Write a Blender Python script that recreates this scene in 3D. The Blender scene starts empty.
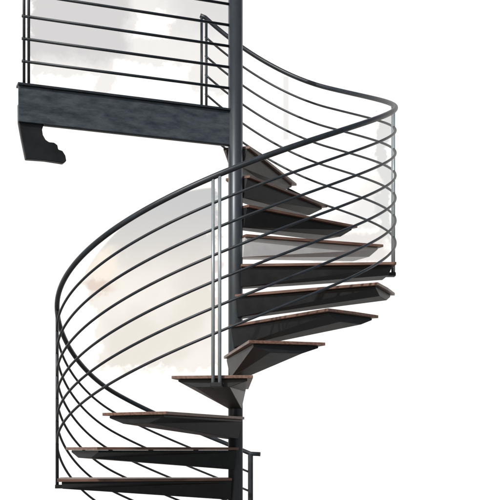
import bpy, bmesh, math, random
from mathutils import Vector, Matrix
random.seed(4)
S = 160.0            # drawing units per metre
EYE = 1.12           # eye height above the ground
C = bpy.context.scene.collection
sc = bpy.context.scene
R_TREAD = 1.03
STEP = 25.2
RISE = 30.2
def U(z): return EYE + z / S
def rad(a): return math.radians(a)
def pos(th, r, z): return Vector((r*math.sin(rad(th)), -r*math.cos(rad(th)), z))
def RR(th): return 1.044 - .056*math.sin(rad(th))      # railing radius, its ring sits a little off the pole's axis

# ---------------- materials
def new_mat(name):
    m = bpy.data.materials.new(name); m.use_nodes = True
    nt = m.node_tree; b = nt.nodes['Principled BSDF']
    return m, nt, b
def steel(name, c1, c2, rough, scale=9.0, metallic=0.35, stretch=(1, 1, 1), bump=.12):
    m, nt, b = new_mat(name)
    tc = nt.nodes.new('ShaderNodeTexCoord'); mp = nt.nodes.new('ShaderNodeMapping')
    mp.inputs['Scale'].default_value = stretch
    n = nt.nodes.new('ShaderNodeTexNoise'); n.inputs['Scale'].default_value = scale; n.inputs['Detail'].default_value = 7
    n.inputs['Roughness'].default_value = 0.68
    r = nt.nodes.new('ShaderNodeValToRGB')
    r.color_ramp.elements[0].position = .35; r.color_ramp.elements[1].position = .68
    r.color_ramp.elements[0].color = (*c1, 1); r.color_ramp.elements[1].color = (*c2, 1)
    nt.links.new(tc.outputs['Object'], mp.inputs['Vector']); nt.links.new(mp.outputs[0], n.inputs['Vector'])
    nt.links.new(n.outputs['Fac'], r.inputs[0]); nt.links.new(r.outputs[0], b.inputs['Base Color'])
    mr = nt.nodes.new('ShaderNodeMapRange'); mr.inputs['To Min'].default_value = rough - .08; mr.inputs['To Max'].default_value = rough + .1
    nt.links.new(n.outputs['Fac'], mr.inputs['Value']); nt.links.new(mr.outputs[0], b.inputs['Roughness'])
    bp = nt.nodes.new('ShaderNodeBump'); bp.inputs['Strength'].default_value = bump; bp.inputs['Distance'].default_value = .004
    nt.links.new(n.outputs['Fac'], bp.inputs['Height']); nt.links.new(bp.outputs[0], b.inputs['Normal'])
    b.inputs['Metallic'].default_value = metallic
    return m
M_RAIL = steel('rail_steel', (.020, .025, .030), (.040, .048, .056), .42)
M_POLE = steel('pole_steel', (.034, .042, .050), (.064, .075, .085), .36, 5, stretch=(1, 1, .25))
M_POST = steel('post_steel', (.24, .28, .30), (.32, .36, .38), .35, 6, .2)
M_PAN = steel('bracket_steel', (.007, .008, .009), (.018, .020, .023), .5, 7)
M_PAN_GLARE = steel('bracket_steel_sky_glare', (.50, .52, .54), (.66, .67, .68), .4, 4, .1)  # bracket steel with a bright sky reflection painted into its base colour
M_BEAM = steel('beam_steel', (.022, .031, .040), (.078, .096, .110), .5, 9, .2, stretch=(1.0, 1.0, 3.2), bump=.3)
def wood():
    m, nt, b = new_mat('tread_wood')
    tc = nt.nodes.new('ShaderNodeTexCoord'); mp = nt.nodes.new('ShaderNodeMapping'); mp.inputs['Scale'].default_value = (22, 1.6, 22)
    n = nt.nodes.new('ShaderNodeTexNoise'); n.inputs['Scale'].default_value = 2.6; n.inputs['Detail'].default_value = 8
    r = nt.nodes.new('ShaderNodeValToRGB')
    r.color_ramp.elements[0].position = .3; r.color_ramp.elements[1].position = .72
    r.color_ramp.elements[0].color = (.075, .039, .028, 1); r.color_ramp.elements[1].color = (.205, .115, .085, 1)
    nt.links.new(tc.outputs['Object'], mp.inputs['Vector']); nt.links.new(mp.outputs[0], n.inputs['Vector'])
    nt.links.new(n.outputs['Fac'], r.inputs[0]); nt.links.new(r.outputs[0], b.inputs['Base Color'])
    b.inputs['Roughness'].default_value = .45
    return m
M_WOOD = wood()

# ---------------- mesh helpers
def obj(name, bm, mat, parent=None, bevel=0, smooth=False):
    me = bpy.data.meshes.new(name); bmesh.ops.recalc_face_normals(bm, faces=bm.faces); bm.to_mesh(me); bm.free()
    o = bpy.data.objects.new(name, me); C.objects.link(o); me.materials.append(mat)
    if parent: o.parent = parent
    if smooth:
        for p in me.polygons: p.use_smooth = len(p.vertices) == 4
    if bevel:
        md = o.modifiers.new('bevel', 'BEVEL'); md.width = bevel; md.segments = 2; md.limit_method = 'ANGLE'
    return o
def tube(bm, pts, r, seg=12):
    rings = []
    n = len(pts)
    for i, p in enumerate(pts):
        d = (pts[min(i+1, n-1)] - pts[max(i-1, 0)]).normalized()
        up = Vector((0, 0, 1)) if abs(d.z) < .9 else Vector((1, 0, 0))
        a = d.cross(up).normalized(); b = d.cross(a).normalized()
        rings.append([bm.verts.new(p + r*(math.cos(2*math.pi*k/seg)*a + math.sin(2*math.pi*k/seg)*b)) for k in range(seg)])
    for q, w in zip(rings, rings[1:]):
        for k in range(seg): bm.faces.new((q[k], q[(k+1) % seg], w[(k+1) % seg], w[k]))
    bm.faces.new(rings[0]); bm.faces.new(rings[-1])
def prism(bm, bottom, top):
    a = [bm.verts.new(p) for p in bottom]; b = [bm.verts.new(p) for p in top]
    n = len(a)
    bm.faces.new(a); bm.faces.new(b)
    for i in range(n): bm.faces.new((a[i], a[(i+1) % n], b[(i+1) % n], b[i]))
def thing(name, label, cat, loc=(0, 0, 0)):
    o = bpy.data.objects.new(name, None); C.objects.link(o); o.location = loc
    o['label'] = label; o['category'] = cat
    return o

# ---------------- staircase
stair = thing('spiral_staircase', 'dark steel spiral staircase with reddish wooden treads winding around a central pole', 'staircase')
top_z = U(340 + 190)
bm = bmesh.new(); tube(bm, [Vector((0, 0, 0.012)), Vector((0, 0, top_z))], .0455, 40)
pole = obj('central_pole', bm, M_POLE, stair, smooth=True)
bm = bmesh.new(); tube(bm, [Vector((0, 0, 0.0)), Vector((0, 0, .014))], .13, 40)
obj('base_plate', bm, M_POLE, pole)

TK = .0165
def board_mesh():
    bm = bmesh.new()
    out = [(R_TREAD*math.sin(rad(a)), R_TREAD*math.cos(rad(a)) + .0) for a in (12.2, 0, -12.2)]
    out[1] = (0, out[0][1] + .008)
    pl = [(.085, .03)] + out + [(-.085, .03)]
    prism(bm, [Vector((x, -y, -TK)) for x, y in pl], [Vector((x, -y, 0)) for x, y in pl])
    return bm
def pan_mesh():
    bm = bmesh.new()
    def sec(r, wt, wb, dp, ztop=-TK-.001):
        return [Vector((-wt, -r, ztop)), Vector((wt, -r, ztop)), Vector((wt, -r, ztop-.012)), Vector((wb, -r, ztop-dp)), Vector((-wb, -r, ztop-dp)), Vector((-wt, -r, ztop-.012))]
    prism(bm, sec(.030, .066, .042, .120), sec(.985, .185, .09, .044))
    return bm
first = None
TOP = {5: 118, 6: 137, 7: 153, 8: 167}
def TH(n): return TOP.get(n, -7 + STEP*n)
for n in range(-7, 9):
    th = TH(n) - (1.5 if n == 1 else 0); z = U(63 + RISE*n)
    if first is None:
        t = obj('tread', board_mesh(), M_WOOD, stair, bevel=.002)
        k = obj('tread_bracket', pan_mesh(), M_PAN, t, bevel=.002)
        first = (t, k)
    else:
        t = first[0].copy(); C.objects.link(t); t.parent = stair
        k = first[1].copy(); C.objects.link(k); k.parent = t
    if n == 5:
        k.data = k.data.copy(); k.data.materials[0] = M_PAN_GLARE; k['label'] = 'bracket under an upper right tread, coloured pale as if reflecting the sky'
    t.location = (0, 0, z); t.rotation_euler = (0, 0, rad(th))
    f = 1.005 - .042*math.sin(rad(th))
    f += {-3: .035, 1: -.03, 2: -.022, 3: -.012}.get(n, 0)
    t.scale = (1, f, 1)

def sstep(a, b, x):
    x = max(0, min(1, (x-a)/(b-a))); return x*x*(3-2*x)
def hz(th):
    z = 237 + 1.2*th
    if th > 140: z += .0125*(th-140)**2
    z -= 18*sstep(-75, -130, th)
    return z
TH0, TH1 = -186, 192
def helix(off, a0=TH0, a1=TH1):
    n = 190
    return [pos(a0+(a1-a0)*i/n, RR(a0+(a1-a0)*i/n), U(hz(a0+(a1-a0)*i/n)-off)) for i in range(n+1)]
bm = bmesh.new()
pts = helix(0)
pts = [pos(TH0-4, RR(TH0-4), pts[0].z - .004)] + pts + [pos(TH1+2, RR(TH1+2), pts[-1].z+.012)]
tube(bm, pts, .0155, 14); obj('handrail', bm, M_RAIL, stair, smooth=True)
for k in range(1, 7):
    bm = bmesh.new(); tube(bm, helix(22*k), .0076, 10); obj('rail', bm, M_RAIL, stair, smooth=True)
def post(th, zbot, plate=True, mat=None, w=.0175):
    bm = bmesh.new(); r = RR(th)
    for s in (-1, 1):
        q = th + s*math.degrees(w/r)
        tube(bm, [pos(q, r, zbot), pos(q, r, U(hz(q)) - .008)], .0095, 12)
    o = obj('post', bm, mat or M_POST, stair, smooth=True)
    bm = bmesh.new()
    e = Matrix.Rotation(rad(th), 4, 'Z')
    if plate:
        lo = [e @ Vector(v) for v in ((-.03, -r-.012, zbot-.002), (.03, -r-.012, zbot-.002), (.03, -.90, zbot-.002), (-.03, -.90, zbot-.002))]
        hi = [v + Vector((0, 0, .022)) for v in lo]
        prism(bm, lo, hi); obj('mounting_plate', bm, M_PAN, o, bevel=.002)
    return o
post(TH(-3), U(63+RISE*-3) - .06, mat=M_RAIL)
post(-5.5, U(63) - .06)
post(TH(4)-3, U(63+RISE*4) - .06)
tp = post(192.5, U(366), plate=False, mat=M_RAIL)
bm = bmesh.new(); tube(bm, [pos(-186, RR(-186), .01), pos(-186, RR(-186), U(hz(-186)))], .019, 16)
nw = obj('newel_post', bm, M_RAIL, stair)
bm = bmesh.new(); tube(bm, [pos(-186, RR(-186), 0), pos(-186, RR(-186), .012)], .06, 24); obj('foot_plate', bm, M_RAIL, nw)

# ---------------- landing
land = thing('landing', 'slate grey steel landing beam with horizontal guard rails at the top left of the staircase', 'landing')
thL = 290.7
u = pos(thL, 1, 0); nb = Vector((-math.cos(rad(thL)), -math.sin(rad(thL)), 0))
def LP(a, n, z): return u*a + nb*n + Vector((0, 0, z))
def lbox(bm, a0, a1, n0, n1, z0, z1):
    prism(bm, [LP(a0, n0, z0), LP(a1, n0, z0), LP(a1, n1, z0), LP(a0, n1, z0)], [LP(a0, n0, z1), LP(a1, n0, z1), LP(a1, n1, z1), LP(a0, n1, z1)])
ZT = U(340); ZB = U(303)
bm = bmesh.new()
lbox(bm, .04, 1.345, -.008, .008, ZB+.009, ZT-.014)
beam = obj('fascia_beam', bm, M_BEAM, land, bevel=.002)
bm = bmesh.new(); lbox(bm, .035, 1.35, -.022, .05, ZT-.0135, ZT); obj('top_flange', bm, M_RAIL, beam, bevel=.002)
bm = bmesh.new(); lbox(bm, .045, 1.20, -.014, .012, ZB, ZB+.0085); obj('bottom_flange', bm, M_PAN, beam, bevel=.002)
bm = bmesh.new()
pl = [(1.343, U(322)), (1.342, U(305)), (1.325, U(290)), (1.30, U(271)), (1.19, U(271.5)), (1.08, U(270.5)), (1.062, U(273)), (1.068, U(278)), (1.085, U(282)), (1.11, U(283)), (1.115, U(287)), (1.135, U(289)),
      (1.165, U(289)), (1.185, U(291)), (1.20, U(295)), (1.205, U(300)), (1.195, U(305)), (1.19, U(322))]
prism(bm, [LP(a, .010, z) for a, z in pl], [LP(a, .05, z) for a, z in pl])
obj('end_bracket', bm, M_PAN, land, bevel=.004)
bm = bmesh.new()
pl = [(.06, .054), (1.30, .054), (1.10, .50), (.06, .50)]
prism(bm, [LP(a, n, ZT-.030) for a, n in pl], [LP(a, n, ZT-.004) for a, n in pl])
dk = obj('deck', bm, M_PAN, land, bevel=.003)
# arm that carries the topmost stair post from the deck edge
pt = pos(192.5, RR(192.5)+.012, 0)
a0 = LP(.42, .44, 0)
dr = (pt-a0).normalized(); sd = Vector((-dr.y, dr.x, 0))*.018
bm = bmesh.new()
za, zb = ZT+.0, U(371)
prism(bm, [a0-sd+Vector((0, 0, za-.003)), a0+sd+Vector((0, 0, za-.003)), pt+sd+Vector((0, 0, zb-.02)), pt-sd+Vector((0, 0, zb-.02))],
          [a0-sd+Vector((0, 0, za+.02)), a0+sd+Vector((0, 0, za+.02)), pt+sd+Vector((0, 0, zb)), pt-sd+Vector((0, 0, zb))])
obj('support_arm', bm, M_PAN, land, bevel=.002)
for k in range(1, 8):
    bm = bmesh.new(); tube(bm, [LP(.04, .0, ZT+.131*k), LP(1.325, .0, ZT+.131*k)], .0085, 10); obj('guard_rail', bm, M_RAIL, land, smooth=True)
bm = bmesh.new(); tube(bm, [LP(.04, .0, ZT+1.05), LP(1.34, 0, ZT+1.05)], .0155, 14); obj('top_rail', bm, M_RAIL, land, smooth=True)
bm = bmesh.new()
for a in (1.285, 1.312): tube(bm, [LP(a, 0, ZT-.002), LP(a, 0, ZT+1.045)], .0085, 12)
obj('guard_post', bm, M_RAIL, land, smooth=True)

# ---------------- setting
def struct(o): o['kind'] = 'structure'
bm = bmesh.new()
prism(bm, [Vector(v) for v in ((-150, -150, -.1), (150, -150, -.1), (150, 150, -.1), (-150, 150, -.1))], [Vector(v) for v in ((-150, -150, 0), (150, -150, 0), (150, 150, 0), (-150, 150, 0))])
m, nt, b = new_mat('pale_ground')
n = nt.nodes.new('ShaderNodeTexNoise'); n.inputs['Scale'].default_value = 3
r = nt.nodes.new('ShaderNodeValToRGB'); r.color_ramp.elements[0].color = (.20, .20, .195, 1); r.color_ramp.elements[1].color = (.28, .28, .275, 1)
nt.links.new(n.outputs['Fac'], r.inputs[0]); nt.links.new(r.outputs[0], b.inputs['Base Color']); b.inputs['Roughness'].default_value = .8
g = obj('ground', bm, m); struct(g)

WY = 8.0; W = (6.5+WY)/(6.5*S)     # metres per drawing unit on the wall
def wx(px): return (px-235.5)*W
def wz(py): return EYE + (450-py)*W
m, nt, b = new_mat('pale_wall')
tc = nt.nodes.new('ShaderNodeTexCoord'); sp = nt.nodes.new('ShaderNodeSeparateXYZ')
nt.links.new(tc.outputs['Object'], sp.inputs[0])
nz = nt.nodes.new('ShaderNodeTexNoise'); nz.inputs['Scale'].default_value = 3.4; nz.inputs['Detail'].default_value = 8; nz.inputs['Roughness'].default_value = .62
nt.links.new(tc.outputs['Object'], nz.inputs['Vector'])
nf = nt.nodes.new('ShaderNodeTexNoise'); nf.inputs['Scale'].default_value = .9; nf.inputs['Detail'].default_value = 3
nt.links.new(tc.outputs['Object'], nf.inputs['Vector'])
def mth(op, *a):
    n = nt.nodes.new('ShaderNodeMath'); n.operation = op
    for i, x in enumerate(a):
        if isinstance(x, (int, float)): n.inputs[i].default_value = x
        else: nt.links.new(x, n.inputs[i])
    return n.outputs[0]
nsep = nt.nodes.new('ShaderNodeSeparateColor'); nt.links.new(nz.outputs['Color'], nsep.inputs[0])
wobx = mth('MULTIPLY', mth('SUBTRACT', nsep.outputs[0], .5), .55)
wobz = mth('MULTIPLY', mth('SUBTRACT', nsep.outputs[1], .5), .55)
X0, Z0 = sp.outputs['X'], sp.outputs['Z']
XW = mth('ADD', X0, wobx); ZW = mth('ADD', Z0, wobz)
def ss(x, a, b_):
    n = nt.nodes.new('ShaderNodeMapRange'); n.interpolation_type = 'SMOOTHSTEP'
    n.inputs['From Min'].default_value = a; n.inputs['From Max'].default_value = b_
    if a > b_:
        n.inputs['From Min'].default_value = b_; n.inputs['From Max'].default_value = a
        n.inputs['To Min'].default_value = 1; n.inputs['To Max'].default_value = 0
    nt.links.new(x, n.inputs['Value']); return n.outputs[0]
def box_mask(x0, x1, y0, y1, soft, wobble=True):    # in drawing units
    X, Z = (XW, ZW) if wobble else (X0, Z0)
    a = mth('MULTIPLY', ss(X, wx(x0)-soft, wx(x0)+soft), ss(X, wx(x1)+soft, wx(x1)-soft))
    c = mth('MULTIPLY', ss(Z, wz(y1)-soft, wz(y1)+soft), ss(Z, wz(y0)+soft, wz(y0)-soft))
    return mth('MULTIPLY', a, c)
def ell_mask(cx, cy, rx, ry, e0, e1, wobble=True):
    X, Z = (XW, ZW) if wobble else (X0, Z0)
    dx = mth('DIVIDE', mth('SUBTRACT', X, wx(cx)), rx*W); dz = mth('DIVIDE', mth('SUBTRACT', Z, wz(cy)), ry*W)
    q = mth('SQRT', mth('ADD', mth('MULTIPLY', dx, dx), mth('MULTIPLY', dz, dz)))
    return ss(q, e1, e0)
def inv(x): return mth('SUBTRACT', 1.0, x)
def layer(prev, mask, c):
    n = nt.nodes.new('ShaderNodeMix'); n.data_type = 'RGBA'
    nt.links.new(mask, n.inputs['Factor'])
    if prev is None: n.inputs['A'].default_value = (.95, .95, .95, 1)
    else: nt.links.new(prev, n.inputs['A'])
    n.inputs['B'].default_value = (*c, 1)
    return n.outputs['Result']
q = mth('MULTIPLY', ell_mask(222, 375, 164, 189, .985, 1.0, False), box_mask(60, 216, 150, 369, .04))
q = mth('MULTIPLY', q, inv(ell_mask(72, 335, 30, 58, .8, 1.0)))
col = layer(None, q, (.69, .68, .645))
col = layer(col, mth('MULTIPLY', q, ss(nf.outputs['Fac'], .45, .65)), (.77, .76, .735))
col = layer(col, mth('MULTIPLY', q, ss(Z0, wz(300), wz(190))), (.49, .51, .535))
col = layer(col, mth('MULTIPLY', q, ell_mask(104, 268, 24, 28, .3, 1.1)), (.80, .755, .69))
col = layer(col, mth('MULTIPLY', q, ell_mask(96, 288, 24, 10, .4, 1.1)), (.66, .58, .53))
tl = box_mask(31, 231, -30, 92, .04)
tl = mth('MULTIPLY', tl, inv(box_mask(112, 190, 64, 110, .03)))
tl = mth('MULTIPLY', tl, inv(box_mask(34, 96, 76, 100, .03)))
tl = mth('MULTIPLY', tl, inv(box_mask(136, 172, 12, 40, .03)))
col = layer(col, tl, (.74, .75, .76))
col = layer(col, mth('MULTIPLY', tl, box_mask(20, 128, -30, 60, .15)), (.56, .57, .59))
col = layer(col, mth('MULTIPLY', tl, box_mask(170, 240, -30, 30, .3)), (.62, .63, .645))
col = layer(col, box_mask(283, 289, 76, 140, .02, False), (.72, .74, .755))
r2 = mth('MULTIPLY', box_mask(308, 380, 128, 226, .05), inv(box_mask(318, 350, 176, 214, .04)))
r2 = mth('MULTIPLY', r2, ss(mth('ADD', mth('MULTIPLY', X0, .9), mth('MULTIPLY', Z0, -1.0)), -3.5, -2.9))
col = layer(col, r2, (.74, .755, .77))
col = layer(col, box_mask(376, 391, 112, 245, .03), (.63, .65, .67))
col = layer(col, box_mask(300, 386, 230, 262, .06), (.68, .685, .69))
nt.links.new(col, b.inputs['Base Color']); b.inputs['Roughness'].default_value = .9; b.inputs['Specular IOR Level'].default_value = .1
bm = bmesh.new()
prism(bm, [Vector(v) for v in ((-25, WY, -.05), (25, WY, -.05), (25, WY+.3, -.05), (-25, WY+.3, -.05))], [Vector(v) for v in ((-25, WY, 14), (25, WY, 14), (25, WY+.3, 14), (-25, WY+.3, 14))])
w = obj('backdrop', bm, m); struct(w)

# ---------------- light
wd = bpy.data.worlds.new('World'); sc.world = wd; wd.use_nodes = True
nt = wd.node_tree; bg = nt.nodes['Background']
sky = nt.nodes.new('ShaderNodeTexSky'); sky.sky_type = 'NISHITA'; sky.sun_disc = False
EL, AZ = 36, 212
sky.sun_elevation = rad(EL); sky.sun_rotation = rad(AZ); sky.dust_density = 3; sky.ozone_density = .6
nt.links.new(sky.outputs[0], bg.inputs[0]); bg.inputs[1].default_value = .085
L = bpy.data.lights.new('sun', 'SUN'); L.energy = 3.1; L.angle = rad(.5); L.color = (1, .98, .95)
lo = bpy.data.objects.new('sun', L); C.objects.link(lo)
d = Vector((math.sin(rad(AZ))*math.cos(rad(EL)), math.cos(rad(AZ))*math.cos(rad(EL)), math.sin(rad(EL))))
lo.rotation_euler = d.to_track_quat('Z', 'Y').to_euler(); lo.location = d*20

cam = bpy.data.cameras.new('camera'); co = bpy.data.objects.new('camera', cam); C.objects.link(co)
co.location = (0, -6.5, EYE); co.rotation_euler = (rad(90), 0, 0)
cam.lens = 6.5*S/500*36; cam.sensor_width = 36; cam.shift_x = .029; cam.shift_y = .4; cam.clip_end = 500
sc.camera = co
sc.view_settings.view_transform = 'Standard'; sc.view_settings.look = 'None'; sc.view_settings.exposure = 0
